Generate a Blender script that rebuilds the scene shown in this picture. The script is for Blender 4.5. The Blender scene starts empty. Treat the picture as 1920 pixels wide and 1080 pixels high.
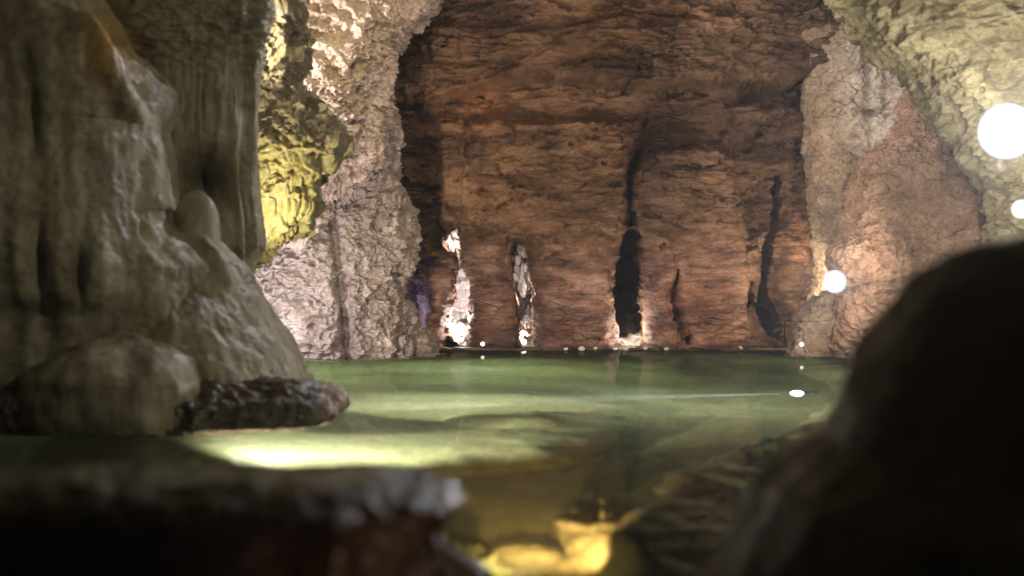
import bpy, math, random
import numpy as np
from mathutils import Vector
random.seed(5); RNG = np.random.RandomState(11)
SC = bpy.context.scene
COL = SC.collection
F = 2637.0; HC = 0.8
PITCH = math.atan((540-476)/F)
CP, SP = math.cos(PITCH), math.sin(PITCH)

def W(px, py, d):
    """world point seen at photo pixel (px,py) when it stands d metres ahead"""
    v = (540-np.asarray(py, float))/F; u = (np.asarray(px, float)-960)/F
    y = CP+v*SP; z = -SP+v*CP
    return u*d/y, d+0*y, HC+z*d/y
def topx(x, y, z):
    z = z-HC
    yc = CP*y-SP*z; zc = SP*y+CP*z
    return 960+F*x/yc, 540-F*zc/yc

# ------------------------------------------------------------------ noise
_P = RNG.permutation(256); _P = np.concatenate([_P, _P, _P])
_G = RNG.normal(size=(256, 3)); _G /= np.linalg.norm(_G, axis=1)[:, None]
def _perlin(p):
    i = np.floor(p).astype(np.int64); f = p-i; i &= 255
    u = f*f*f*(f*(f*6-15)+10)
    def g(a, b, c):
        h = _P[_P[_P[(i[:, 0]+a) & 255]+((i[:, 1]+b) & 255)]+((i[:, 2]+c) & 255)]
        return (_G[h]*(f-np.array([a, b, c]))).sum(1)
    x0 = g(0,0,0)*(1-u[:,0])+g(1,0,0)*u[:,0]; x1 = g(0,1,0)*(1-u[:,0])+g(1,1,0)*u[:,0]
    x2 = g(0,0,1)*(1-u[:,0])+g(1,0,1)*u[:,0]; x3 = g(0,1,1)*(1-u[:,0])+g(1,1,1)*u[:,0]
    a = x0*(1-u[:,1])+x1*u[:,1]; b = x2*(1-u[:,1])+x3*u[:,1]
    return (a*(1-u[:,2])+b*u[:,2])*1.5
def fbm(p, s, oct=4, gain=.5, sc=(1, 1, 1), off=0., ridged=False):
    q = p*np.array(sc)*s+off+7.3; t = 0; a = 1.
    for k in range(oct):
        n = perlin(q)
        if ridged: n = 1-2*np.abs(n)
        t = t+a*n; q = q*2.03+5.1; a *= gain
    return t
from concurrent.futures import ThreadPoolExecutor
_EX = ThreadPoolExecutor(4)
def perlin(p):
    if len(p) < 20000: return _perlin(p)
    return np.concatenate(list(_EX.map(_perlin, np.array_split(p, max(4, len(p)//30000)))))
def worley(p, s, sc=(1, 1, 1), off=0.):
    q = p*np.array(sc)*s+off+3.1
    r = list(_EX.map(_worley, np.array_split(q, max(1, len(q)//20000))))
    return tuple(np.concatenate([a[k] for a in r]) for k in range(3))
def _worley(q):
    i = np.floor(q).astype(np.int64)
    f1 = np.full(len(q), 9.); f2 = f1.copy(); cid = np.zeros(len(q), int)
    for a in (-1, 0, 1):
        for b in (-1, 0, 1):
            for c in (-1, 0, 1):
                j = i+np.array([a, b, c])
                h = _P[_P[_P[j[:, 0] & 255]+(j[:, 1] & 255)]+(j[:, 2] & 255)]
                pt = j+_G[h]*.45+.5
                d = ((q-pt)**2).sum(1)**.5
                m = d < f1
                f2 = np.where(m, f1, np.minimum(f2, d)); cid = np.where(m, h, cid); f1 = np.where(m, d, f1)
    return f1, f2, cid
def sst(a, b, x):
    t = np.clip((x-a)/(b-a), 0, 1); return t*t*(3-2*t)
def polyline_dist(X, Z, pts):
    d = np.full(X.shape, 1e9)
    for (ax, az), (bx, bz) in zip(pts[:-1], pts[1:]):
        dx, dz = bx-ax, bz-az; L = dx*dx+dz*dz+1e-9
        t = np.clip(((X-ax)*dx+(Z-az)*dz)/L, 0, 1)
        d = np.minimum(d, np.hypot(X-ax-t*dx, Z-az-t*dz))
    return d
def poly_sdf(X, Z, pts):
    P = list(pts)+[pts[0]]; d = polyline_dist(X, Z, P)
    ins = np.zeros(X.shape, bool)
    for (ax, az), (bx, bz) in zip(P[:-1], P[1:]):
        if az == bz: continue
        c = ((az > Z) != (bz > Z)) & (X < (bx-ax)*(Z-az)/(bz-az)+ax)
        ins ^= c
    return np.where(ins, -d, d)
def gauss(px, py, cx, cy, rx, ry):
    return np.exp(-((px-cx)/rx)**2-((py-cy)/ry)**2)

# ------------------------------------------------------------------ mesh helpers
def mesh_obj(name, V, Fc, mat, parent=None, attr=None, smooth=True):
    me = bpy.data.meshes.new(name)
    V = np.asarray(V, np.float32); Fc = np.asarray(Fc)
    if Fc.ndim == 2:
        n, k = Fc.shape
        me.vertices.add(len(V)); me.vertices.foreach_set('co', V.ravel())
        me.loops.add(n*k); me.loops.foreach_set('vertex_index', Fc.ravel().astype(np.int32))
        me.polygons.add(n); me.polygons.foreach_set('loop_start', np.arange(0, n*k, k, dtype=np.int32))
        me.polygons.foreach_set('loop_total', np.full(n, k, np.int32))
        me.update(calc_edges=True); me.validate()
    else:
        me.from_pydata([tuple(map(float, v)) for v in V], [], [tuple(f) for f in Fc]); me.update()
    me.polygons.foreach_set('use_smooth', np.full(len(me.polygons), smooth))
    if attr is not None:
        a = me.attributes.new('tint', 'FLOAT_COLOR', 'POINT')
        c = np.ones((len(V), 4), np.float32); c[:, :3] = attr
        a.data.foreach_set('color', c.ravel())
    me.materials.append(mat)
    o = bpy.data.objects.new(name, me); COL.objects.link(o)
    if parent is not None: o.parent = parent
    return o
def tag(o, label, cat, group=None, kind=None):
    o['label'] = label; o['category'] = cat
    if group: o['group'] = group
    if kind: o['kind'] = kind
    return o
def empty(name, loc=(0, 0, 0)):
    o = bpy.data.objects.new(name, None); COL.objects.link(o); o.location = loc; o.empty_display_size = .1
    return o
def grid_normals(P, wrap):
    if wrap: du = np.roll(P, -1, 1)-np.roll(P, 1, 1)
    else: du = np.gradient(P, axis=1)
    dv = np.gradient(P, axis=0)
    n = np.cross(du, dv); n /= np.linalg.norm(n, axis=2)[..., None]+1e-9
    return n
def prof(pts, y):
    pts = sorted(pts); return np.interp(y, [p[0] for p in pts], [p[1] for p in pts])
def tube_rock(name, mat, left, right, d, y0, y1, thick, nt=300, nv=300, disp=None, lean=0., parent=None, closed=True, tint=None, sq=.75, tmin=.05, fade=.06, dshift=None):
    """rock body of varying width: rows run from photo height y0 down to y1, edges follow left/right, real depth `thick`"""
    py = np.linspace(y0, y1, nv)
    L = prof(left, py); R = prof(right, py)
    if closed:
        t = np.linspace(0, 1, nv)
        k = np.sqrt(np.clip(1-np.clip(1-t/fade, 0, 1)**2, 0, 1))*np.sqrt(np.clip(1-np.clip(1-(1-t)/fade, 0, 1)**2, 0, 1))
        k = np.maximum(k, .02)
    else: k = np.ones(nv)
    dd = d+(dshift(py) if dshift else 0*py)
    xl, _, z = W(L, py, dd); xr, _, _ = W(R, py, dd)
    cx = (xl+xr)/2; w = (xr-xl)/2*k
    th = np.linspace(0, 2*math.pi, nt, endpoint=False)
    c, s = np.cos(th), np.sin(th)
    c = np.sign(c)*np.abs(c)**sq; s = np.sign(s)*np.abs(s)**sq
    yt = np.minimum(np.maximum(w, tmin), thick)*k if np.isscalar(thick) else thick(py)*k
    X = cx[:, None]+w[:, None]*c; Y = dd[:, None]-yt[:, None]*s+lean*(z[:, None]-z.mean()); Z = np.repeat(z[:, None], nt, 1)
    P = np.stack([X, Y, Z], 2); N = grid_normals(P, True)
    # outward
    C = np.stack([cx, dd, z], 1)[:, None, :]
    if ((P-C)*N)[nv//2].sum() < 0: N = -N
    p = P.reshape(-1, 3); n = N.reshape(-1, 3)
    if disp is not None:
        qx, qy = topx(p[:, 0], p[:, 1], p[:, 2])
        front = sst(-.1, .5, -n[:, 1])
        p = p+n*disp(p, qx, qy, front)[:, None]
    attr = None
    if tint is not None:
        qx, qy = topx(p[:, 0], p[:, 1], p[:, 2]); attr = tint(p, qx, qy)
    i = np.arange(nv-1)[:, None]*nt; j = np.arange(nt)[None, :]; j2 = (j+1) % nt
    Fc = np.stack([i+j, i+nt+j, i+nt+j2, i+j2], 2).reshape(-1, 4)
    faces = Fc
    if closed:
        p = np.vstack([p, p[:nt].mean(0), p[-nt:].mean(0)]); a = len(p)-2; b = a+1
        if attr is not None: attr = np.vstack([attr, attr[0], attr[-1]])
        jj = np.arange(nt); j3 = (jj+1) % nt
        m = (nv-1)*nt
        # degenerate-free triangles stored as separate quads is messy: use mixed list
        top = np.stack([jj, j3, np.full(nt, a)], 1); bot = np.stack([m+j3, m+jj, np.full(nt, b)], 1)
        return mixed_obj(name, p, faces, np.vstack([top, bot]), mat, parent, attr)
    return mesh_obj(name, p, faces, mat, parent, attr)
def mixed_obj(name, V, Q, T, mat, parent=None, attr=None):
    me = bpy.data.meshes.new(name); V = np.asarray(V, np.float32)
    me.vertices.add(len(V)); me.vertices.foreach_set('co', V.ravel())
    idx = np.concatenate([Q.ravel(), T.ravel()]).astype(np.int32)
    me.loops.add(len(idx)); me.loops.foreach_set('vertex_index', idx)
    ls = np.concatenate([np.arange(len(Q))*4, len(Q)*4+np.arange(len(T))*3]).astype(np.int32)
    lt = np.concatenate([np.full(len(Q), 4), np.full(len(T), 3)]).astype(np.int32)
    me.polygons.add(len(ls)); me.polygons.foreach_set('loop_start', ls); me.polygons.foreach_set('loop_total', lt)
    me.update(calc_edges=True); me.validate()
    me.polygons.foreach_set('use_smooth', np.ones(len(me.polygons), bool))
    if attr is not None:
        a = me.attributes.new('tint', 'FLOAT_COLOR', 'POINT')
        c = np.ones((len(V), 4), np.float32); c[:, :3] = attr; a.data.foreach_set('color', c.ravel())
    me.materials.append(mat)
    o = bpy.data.objects.new(name, me); COL.objects.link(o)
    if parent is not None: o.parent = parent
    return o

# ------------------------------------------------------------------ materials
def rock_mat(name, cols, scale=3., sc=(1, 1, 1), bump=.4, bdist=.02, rough=.8, crack=0., fine=40., tint=False, spec=.4, crack_scale=9., rough_var=.15):
    m = bpy.data.materials.new(name); m.use_nodes = True; nt = m.node_tree; N = nt.nodes; L = nt.links
    b = N['Principled BSDF']; tc = N.new('ShaderNodeTexCoord')
    mp = N.new('ShaderNodeMapping'); mp.inputs['Scale'].default_value = sc; L.new(tc.outputs['Object'], mp.inputs[0])
    n1 = N.new('ShaderNodeTexNoise'); n1.inputs['Scale'].default_value = scale; n1.inputs['Detail'].default_value = 9; n1.inputs['Roughness'].default_value = .65; n1.inputs['Distortion'].default_value = .6
    L.new(mp.outputs[0], n1.inputs['Vector'])
    r = N.new('ShaderNodeValToRGB'); L.new(n1.outputs[0], r.inputs[0])
    e = r.color_ramp.elements
    while len(e) < len(cols): e.new(.5)
    for k, c in enumerate(cols):
        e[k].position = .3+.42*k/(len(cols)-1); e[k].color = (*c, 1)
    # fine grain
    n2 = N.new('ShaderNodeTexNoise'); n2.inputs['Scale'].default_value = fine; n2.inputs['Detail'].default_value = 6; n2.inputs['Roughness'].default_value = .7
    L.new(mp.outputs[0], n2.inputs['Vector'])
    mr = N.new('ShaderNodeMapRange'); mr.inputs[1].default_value = .3; mr.inputs[2].default_value = .7; mr.inputs[3].default_value = .62; mr.inputs[4].default_value = 1.3
    L.new(n2.outputs[0], mr.inputs[0])
    mul = N.new('ShaderNodeMix'); mul.data_type = 'RGBA'; mul.blend_type = 'MULTIPLY'; mul.inputs[0].default_value = 1
    L.new(r.outputs[0], mul.inputs[6]); L.new(mr.outputs[0], mul.inputs[7])
    out = mul.outputs[2]
    h = N.new('ShaderNodeMath'); h.operation = 'MULTIPLY_ADD'; h.inputs[1].default_value = .45
    L.new(n2.outputs[0], h.inputs[0]); L.new(n1.outputs[0], h.inputs[2]); hs = h.outputs[0]
    if crack > 0:
        wn = N.new('ShaderNodeTexNoise'); wn.inputs['Scale'].default_value = crack_scale*1.3; wn.inputs['Detail'].default_value = 4
        L.new(mp.outputs[0], wn.inputs['Vector'])
        ad = N.new('ShaderNodeVectorMath'); ad.operation = 'MULTIPLY_ADD'; ad.inputs[1].default_value = (.12,)*3
        L.new(wn.outputs[1], ad.inputs[0]); L.new(mp.outputs[0], ad.inputs[2])
        v = N.new('ShaderNodeTexVoronoi'); v.feature = 'DISTANCE_TO_EDGE'; v.inputs['Scale'].default_value = crack_scale
        L.new(ad.outputs[0], v.inputs['Vector'])
        cr = N.new('ShaderNodeMapRange'); cr.inputs[1].default_value = 0; cr.inputs[2].default_value = .07; L.new(v.outputs['Distance'], cr.inputs[0])
        # cracks come and go
        pn = N.new('ShaderNodeTexNoise'); pn.inputs['Scale'].default_value = 2.2; L.new(tc.outputs['Object'], pn.inputs['Vector'])
        pr = N.new('ShaderNodeMapRange'); pr.inputs[1].default_value = .42; pr.inputs[2].default_value = .62; L.new(pn.outputs[0], pr.inputs[0])
        mx = N.new('ShaderNodeMath'); mx.operation = 'MAXIMUM'; L.new(cr.outputs[0], mx.inputs[0]); L.new(pr.outputs[0], mx.inputs[1])
        m2 = N.new('ShaderNodeMix'); m2.data_type = 'RGBA'; m2.blend_type = 'MULTIPLY'; m2.inputs[0].default_value = min(1, crack)
        L.new(out, m2.inputs[6]); L.new(mx.outputs[0], m2.inputs[7])
        lift = N.new('ShaderNodeMapRange'); lift.inputs[3].default_value = .35; L.new(mx.outputs[0], lift.inputs[0]); L.new(lift.outputs[0], m2.inputs[7])
        out = m2.outputs[2]
        ha = N.new('ShaderNodeMath'); ha.operation = 'MULTIPLY_ADD'; ha.inputs[1].default_value = .5; L.new(mx.outputs[0], ha.inputs[0]); L.new(hs, ha.inputs[2]); hs = ha.outputs[0]
    if tint:
        at = N.new('ShaderNodeAttribute'); at.attribute_name = 'tint'
        m3 = N.new('ShaderNodeMix'); m3.data_type = 'RGBA'; m3.blend_type = 'MULTIPLY'; m3.inputs[0].default_value = 1
        L.new(out, m3.inputs[6]); L.new(at.outputs['Color'], m3.inputs[7]); out = m3.outputs[2]
    L.new(out, b.inputs['Base Color'])
    bp = N.new('ShaderNodeBump'); bp.inputs['Strength'].default_value = bump; bp.inputs['Distance'].default_value = bdist
    mn = N.new('ShaderNodeTexNoise'); mn.inputs['Scale'].default_value = 1.3; mn.inputs['Detail'].default_value = 3; L.new(tc.outputs['Object'], mn.inputs['Vector'])
    mm = N.new('ShaderNodeMapRange'); mm.inputs[1].default_value = .38; mm.inputs[2].default_value = .62; mm.inputs[3].default_value = .2*bump; mm.inputs[4].default_value = 1.35*bump
    L.new(mn.outputs[0], mm.inputs[0]); L.new(mm.outputs[0], bp.inputs['Strength'])
    L.new(hs, bp.inputs['Height']); L.new(bp.outputs[0], b.inputs['Normal'])
    rr = N.new('ShaderNodeMapRange'); rr.inputs[1].default_value = .35; rr.inputs[2].default_value = .65
    rr.inputs[3].default_value = max(.05, rough-rough_var); rr.inputs[4].default_value = min(1, rough+rough_var)
    L.new(n1.outputs[0], rr.inputs[0]); L.new(rr.outputs[0], b.inputs['Roughness'])
    b.inputs['Specular IOR Level'].default_value = spec
    return m
def simple_mat(name, col, rough=.5, metal=0., emit=None, es=0.):
    m = bpy.data.materials.new(name); m.use_nodes = True; b = m.node_tree.nodes['Principled BSDF']
    b.inputs['Base Color'].default_value = (*col, 1); b.inputs['Roughness'].default_value = rough; b.inputs['Metallic'].default_value = metal
    if emit: b.inputs['Emission Color'].default_value = (*emit, 1); b.inputs['Emission Strength'].default_value = es
    else:
        N = m.node_tree.nodes; n = N.new('ShaderNodeTexNoise'); n.inputs['Scale'].default_value = 60
        r = N.new('ShaderNodeMapRange'); r.inputs[3].default_value = rough*.7; r.inputs[4].default_value = min(1, rough*1.4)
        m.node_tree.links.new(n.outputs[0], r.inputs[0]); m.node_tree.links.new(r.outputs[0], b.inputs['Roughness'])
    return m

M_BROWN = rock_mat('brown_strata', [(.055,.03,.018), (.17,.092,.05), (.29,.165,.095), (.38,.25,.17)], 3.2, (1, 1, 3.6), 1.0, .035, .78, crack=.3, fine=38, tint=True, crack_scale=5)
M_PALE = rock_mat('pale_limestone', [(.26,.2,.17), (.42,.36,.33), (.5,.44,.42), (.62,.56,.52)], 5, (1, 1, 1.3), .8, .03, .8, crack=.5, fine=40, crack_scale=7, tint=True)
M_PINK = rock_mat('pink_crackled_rock', [(.13,.09,.06), (.26,.185,.13), (.33,.245,.18), (.4,.32,.25)], 4, (1, 1, 1.2), .8, .03, .75, crack=.3, fine=34, tint=True, crack_scale=6)
M_YELLOW = rock_mat('yellow_moonmilk_rock', [(.27,.23,.1), (.42,.37,.17), (.5,.45,.24), (.56,.53,.37)], 6, (1, 1, 1.5), .8, .03, .75, fine=36, tint=True)
M_FLOW = rock_mat('grey_olive_flowstone', [(.16,.13,.075), (.28,.245,.155), (.36,.325,.225), (.45,.42,.33)], 2.5, (1, 1, .6), .4, .02, .5, fine=20, spec=.4, tint=True)
M_CREAM = rock_mat('cream_ceiling_rock', [(.27,.22,.12), (.38,.325,.18), (.46,.4,.24), (.54,.48,.33)], 3.5, (1, 1, 2), .5, .03, .75, fine=30)
M_DARK = rock_mat('dark_wet_rock', [(.09,.062,.038), (.14,.1,.065), (.19,.14,.09), (.24,.19,.13)], 4, (1, 1, 1), .5, .02, .6, fine=30, spec=.35)
M_LEDGE = rock_mat('brown_wet_ledge', [(.06,.035,.02), (.12,.075,.045), (.2,.14,.1), (.3,.24,.2)], 9, (1, 1, 1.4), .9, .02, .26, fine=60, spec=.6, tint=True)
M_FLOOR = rock_mat('silt_pool_floor', [(.24,.24,.13), (.33,.33,.2), (.4,.4,.26), (.48,.47,.33)], 1.6, (1, 1, 1), .15, .02, .8, fine=22, tint=True)
M_METAL = simple_mat('dark_metal', (.03, .03, .03), .45, .6)

# ------------------------------------------------------------------ back wall with openings
SLOTS = [
 [(829,428),(843,433),(860,424),(863,440),(860,470),(862,500),(868,512),(878,528),(877,570),(876,610),(871,665),(842,665),(840,610),(850,566),(853,545),(851,535),(859,515),(856,480),(842,470),(832,455)],
 [(962,462),(970,455),(986,460),(988,490),(994,520),(999,545),(996,570),(999,665),(973,665),(976,610),(970,560),(962,520),(960,490)],
 [(1168,452),(1178,430),(1192,430),(1199,440),(1200,468),(1198,476),(1206,512),(1201,545),(1206,580),(1206,665),(1172,665),(1166,640),(1158,606),(1154,570),(1152,540),(1160,500),(1166,480)],
 [(1454,330),(1464,330),(1466,380),(1462,420),(1448,450),(1446,500),(1440,540),(1452,570),(1462,588),(1474,600),(1474,640),(1452,630),(1440,608),(1428,580),(1430,545),(1433,490),(1436,450),(1448,430),(1455,390)],
]
NICHES = [  # polygon, depth (m), softness px
 ([(1247,535),(1255,525),(1266,505),(1270,530),(1268,560),(1276,600),(1278,640),(1254,645),(1250,600),(1246,570)], .15, 8),
 ([(1408,532),(1414,530),(1418,560),(1416,584),(1408,580)], .2, 4),
 ([(1277,628),(1284,624),(1290,634),(1286,646),(1277,645)], .2, 3),
 ([(1380,440),(1400,446),(1420,445),(1418,456),(1404,462),(1400,492),(1388,480)], .1, 5),
 ([(735,470),(748,480),(775,540),(782,665),(735,665)], .45, 10),
]
CRACKS = [ # polyline, half width px, depth m
 ([(700,206),(740,204),(780,207),(812,220),(822,250),(820,330),(822,400),(826,450)], 7, .16),
 ([(822,215),(826,180),(838,160)], 4, .06),
 ([(880,270),(882,300),(876,350),(874,410)], 6, .07),
 ([(1212,200),(1200,270),(1184,330),(1178,380),(1176,435)], 9, .18),
 ([(1250,178),(1290,168),(1330,174),(1372,196),(1420,186),(1470,172),(1515,148)], 14, .22),
 ([(1184,300),(1235,276),(1300,270),(1350,262),(1372,215)], 9, .12),
 ([(1372,262),(1378,310),(1376,350),(1368,372)], 7, .10),
 ([(1160,40),(1230,47),(1300,42),(1340,48),(1420,40),(1500,38)], 7, .14),
 ([(1225,110),(1300,106),(1350,94),(1380,96)], 6, .09),
 ([(860,18),(960,14),(1010,4)], 9, .08), ([(760,84),(880,82),(1000,70),(1100,58)], 9, .09),
 ([(1080,142),(1150,140),(1210,150)], 7, .05), ([(880,190),(960,165),(1060,168)], 10, .06),
 ([(1002,560),(1030,548),(1046,555),(1066,560),(1090,556)], 6, .04),
 ([(960,455),(900,470),(860,455)], 6, .05), ([(1140,500),(1150,470),(1170,440)], 12, .08),
 ([(1258,480),(1262,500),(1266,520)], 5, .07), ([(1412,512),(1410,532)], 4, .06),
 ([(1490,520),(1493,545),(1500,548)], 4, .05), ([(780,480),(775,560),(790,640)], 8, .08),
 ([(930,300),(980,330),(1040,318),(1100,345),(1160,350)], 5, .04), ([(900,395),(980,410),(1060,400),(1130,420)], 5, .04),
]
BLOCKS = [ # polygon, forward m, softness px
 ([(1186,330),(1200,296),(1250,280),(1330,276),(1366,292),(1374,350),(1392,420),(1400,660),(1210,660),(1198,430),(1180,400)], .26, 14),
 ([(-200,-200),(2200,-200),(2200,130),(1500,150),(1370,178),(1300,160),(1200,176),(1000,150),(820,196),(600,200)], .34, 18),
 ([(826,220),(876,230),(880,330),(872,430),(830,425)], .18, 10),
 ([(885,235),(1180,235),(1176,330),(1172,430),(1140,500),(1150,560),(1160,660),(1002,660),(998,520),(984,456),(962,456),(972,560),(976,660),(878,660),(880,530),(866,470),(872,400)], .24, 18),
 ([(800,470),(856,480),(858,515),(848,560),(838,610),(838,660),(790,660)], .2, 12),
 ([(1376,300),(1430,240),(1512,165),(1524,330),(1470,420),(1404,440),(1392,380)], -.16, 16),
 ([(712,212),(818,224),(822,460),(792,640),(740,640),(700,400)], -.05, 14),
]
def make_back_wall():
    D = 12.0
    x0, x1, z0, z1 = -2.2, 3.6, -1.2, 3.7
    st = .0095
    nx = int((x1-x0)/st); nz = int((z1-z0)/st)
    X, Z = np.meshgrid(np.linspace(x0, x1, nx), np.linspace(z0, z1, nz))
    x = X.ravel(); z = Z.ravel(); px, py = topx(x, D, z)
    p = np.stack([x, np.full_like(x, D), z], 1)
    jx = px+7*fbm(p, 5, 4)+2.5*fbm(p, 25, 2, off=3); jy = py+7*fbm(p, 5, 4, off=40)+2.5*fbm(p, 25, 2, off=9)
    dis = .16*fbm(p, .55, 3, sc=(1, 1, 1.4), off=11)
    strata = fbm(p, 3.0, 4, sc=(1, 1, 3.2), off=2)
    low = sst(440, 520, py)   # the lower band is worn smooth by water
    rid = fbm(p, 6.5, 5, .6, sc=(1, 1, 2.4), off=5, ridged=True)
    f1, f2, cid = worley(p+.05*np.stack([strata, strata, rid*.4], 1), 6.5, sc=(1, .3, 1.9))
    plates = (cid % 16)/16.
    amp = np.clip(.75+.9*fbm(p, 1.1, 3, off=300), .15, 1.5)
    g1_, g2_, gc_ = worley(p+.12*np.stack([strata, strata, rid*.3], 1), 1.9, sc=(1, .25, 1.7), off=8)
    dis += (1-.5*low)*(.13*(gc_ % 11)/11*(1-np.exp(-(g2_-g1_)*14)))
    dis += (1-.6*low)*(.06*strata+.034*amp*rid+.04*plates*(1-np.exp(-(f2-f1)*9)))
    dis += low*(.018*fbm(p, 3, 4, sc=(1, 1, 7), off=77)+.02*fbm(p, 4, 3, off=7))
    dis += .010*fbm(p, 26, 3, .6, sc=(1, 1, 2), off=30)
    for pts, wd, dp in CRACKS:
        d = polyline_dist(jx, jy, pts); dis -= .5*dp*np.exp(-(d/(wd*.5))**2)*np.clip(.7+.9*fbm(p, 4, 2, off=21), .15, 1.3)
    for pts, fw, so in BLOCKS:
        s = poly_sdf(jx, jy, pts); dis += fw*sst(so*.7, -so*.7, s)
    for pts, dp, so in NICHES:
        s = poly_sdf(jx, jy, pts); dis -= dp*sst(so*.6, -so, s)
    # overhang leaning out to the top
    dis += .25*np.clip((z-1.6)/2, 0, 1)**1.5
    dis += .35*sst(1470, 1560, px)*sst(60, 300, py)*0
    s_all = np.full(len(x), 1e9)
    kx = px+3.6*fbm(p, 8, 5, .65, off=50); ky = py+5*fbm(p, 9, 3, off=60)
    for pts in SLOTS: s_all = np.minimum(s_all, poly_sdf(kx, ky, pts))
    dis -= .2*np.exp(-(np.maximum(s_all, 0)/20)**2)*sst(420, 470, py)
    dis += .14*sst(.10, -.03, z)*np.clip(.3+fbm(p, 5, 4, off=400), 0, 1.5)
    dis += .04*np.exp(-(s_all/10)**2)*fbm(p, 14, 3, off=88)
    y = D-dis
    P = np.stack([x, y, z], 1)
    # colour zones: rose lower band, iron stains, darker strata, painted shade
    t = np.ones((len(x), 3))
    n = fbm(p, 2.2, 4, off=100); n2 = fbm(p, 1.4, 4, sc=(1, 1, 3), off=140)
    def mix(t, c, m): return t*(1-m[:, None])+t*np.array(c)*m[:, None]
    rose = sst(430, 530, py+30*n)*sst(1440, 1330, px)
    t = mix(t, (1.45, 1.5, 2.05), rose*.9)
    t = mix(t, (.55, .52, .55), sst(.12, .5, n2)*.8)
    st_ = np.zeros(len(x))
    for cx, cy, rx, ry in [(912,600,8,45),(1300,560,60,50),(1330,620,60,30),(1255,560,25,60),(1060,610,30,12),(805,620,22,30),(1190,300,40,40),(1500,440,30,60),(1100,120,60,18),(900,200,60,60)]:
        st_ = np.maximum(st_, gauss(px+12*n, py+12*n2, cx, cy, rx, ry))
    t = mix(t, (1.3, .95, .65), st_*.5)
    t = mix(t, (.42, .42, .44), np.clip(sum(gauss(px+25*n, py+12*n2, *g) for g in [(1330,215,150,45),(1420,250,80,70),(1220,320,45,110),(1150,140,130,16),(860,28,80,16),(770,300,40,60),(1320,140,200,20),(905,300,14,40),(1450,110,90,70),(930,148,60,18)]), 0, 1)*.8)  # shadow painted into the upper right, left pillar and narrow bands
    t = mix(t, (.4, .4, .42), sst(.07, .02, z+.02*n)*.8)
    keep = (s_all > 1.6).reshape(nz, nx)
    idx = np.arange(nx*nz).reshape(nz, nx)
    q = np.stack([idx[:-1, :-1], idx[:-1, 1:], idx[1:, 1:], idx[1:, :-1]], 2)
    ok = keep[:-1, :-1] & keep[:-1, 1:] & keep[1:, 1:] & keep[1:, :-1]
    q = q[ok]
    # boundary edges of the openings -> jambs running back through the wall
    e = np.concatenate([q[:, [0, 1]], q[:, [1, 2]], q[:, [2, 3]], q[:, [3, 0]]])
    es = np.sort(e, 1); key = es[:, 0].astype(np.int64)*nx*nz+es[:, 1]
    u, inv, cnt = np.unique(key, return_inverse=True, return_counts=True)
    be = e[cnt[inv] == 1]
    gi = be % nx; gj = be//nx
    inner = ((gi > 0) & (gi < nx-1) & (gj > 0) & (gj < nz-1)).all(1)
    be = be[inner]
    bv = np.unique(be); mp = {int(v): k for k, v in enumerate(bv)}
    Vs = [P]; Ts = [t]; Fs = [q]; prev = bv; base = len(P)
    steps = 12
    cen = np.array([topx(*P[v])[0] for v in bv])
    e0 = np.array([mp[int(a)] for a in be[:, 0]]); e1 = np.array([mp[int(a)] for a in be[:, 1]])
    for k in range(1, steps+1):
        r = P[bv].copy(); r[:, 1] = P[bv][:, 1]+k*.038
        nn = fbm(r, 5, 4, off=200)
        r[:, 0] += .03*nn*min(1, k/3)+.012*fbm(r, 22, 2, off=5); r[:, 2] += .02*fbm(r, 6, 3, off=230)*min(1, k/3)
        cur = base+np.arange(len(bv)); base += len(bv)
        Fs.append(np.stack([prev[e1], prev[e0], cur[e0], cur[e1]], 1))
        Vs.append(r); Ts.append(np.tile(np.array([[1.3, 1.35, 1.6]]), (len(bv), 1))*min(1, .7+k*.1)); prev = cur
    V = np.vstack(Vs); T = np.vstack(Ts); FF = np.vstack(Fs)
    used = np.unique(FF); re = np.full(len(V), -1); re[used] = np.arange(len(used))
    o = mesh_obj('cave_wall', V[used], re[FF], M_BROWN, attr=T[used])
    o['kind'] = 'structure'
    return o
make_back_wall()

def sheet(name, mat, fn, nu, nv, parent=None, tint=None):
    """fn(u,v) -> Nx3 ; grid surface"""
    U, V = np.meshgrid(np.linspace(0, 1, nu), np.linspace(0, 1, nv)); p = fn(U.ravel(), V.ravel())
    idx = np.arange(nu*nv).reshape(nv, nu)
    q = np.stack([idx[:-1, :-1], idx[:-1, 1:], idx[1:, 1:], idx[1:, :-1]], 2).reshape(-1, 4)
    return mesh_obj(name, p, q, mat, parent, None if tint is None else tint(p))
def rough(p, n, a=.15, s=.8):
    return p+np.array(n)*(a*fbm(p, s, 5)+a*.35*fbm(p, s*4, 4, .6, ridged=True, off=9))[:, None]
one = lambda p, *a: np.ones((len(p), 3))
# chamber behind the openings
o = sheet('rear_chamber_wall', M_PALE, lambda u, v: rough(np.stack([-2.6+6.4*u, 14.3+.4*np.sin(u*14)+3.5*sst(.5, .62, u), -1+5*v], 1), (0, -1, 0), .35, 1.3), 420, 330, tint=lambda p: np.tile([[.75, .72, .75]], (len(p), 1)))
o['kind'] = 'structure'
o = sheet('rear_chamber_ground', M_PALE, lambda u, v: rough(np.stack([-2.6+6.4*u, 12.1+6.2*v, -.02+.3*v+.1*np.sin(u*30)], 1), (0, 0, 1), .12, 3), 400, 180, tint=one)
o['kind'] = 'structure'
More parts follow.
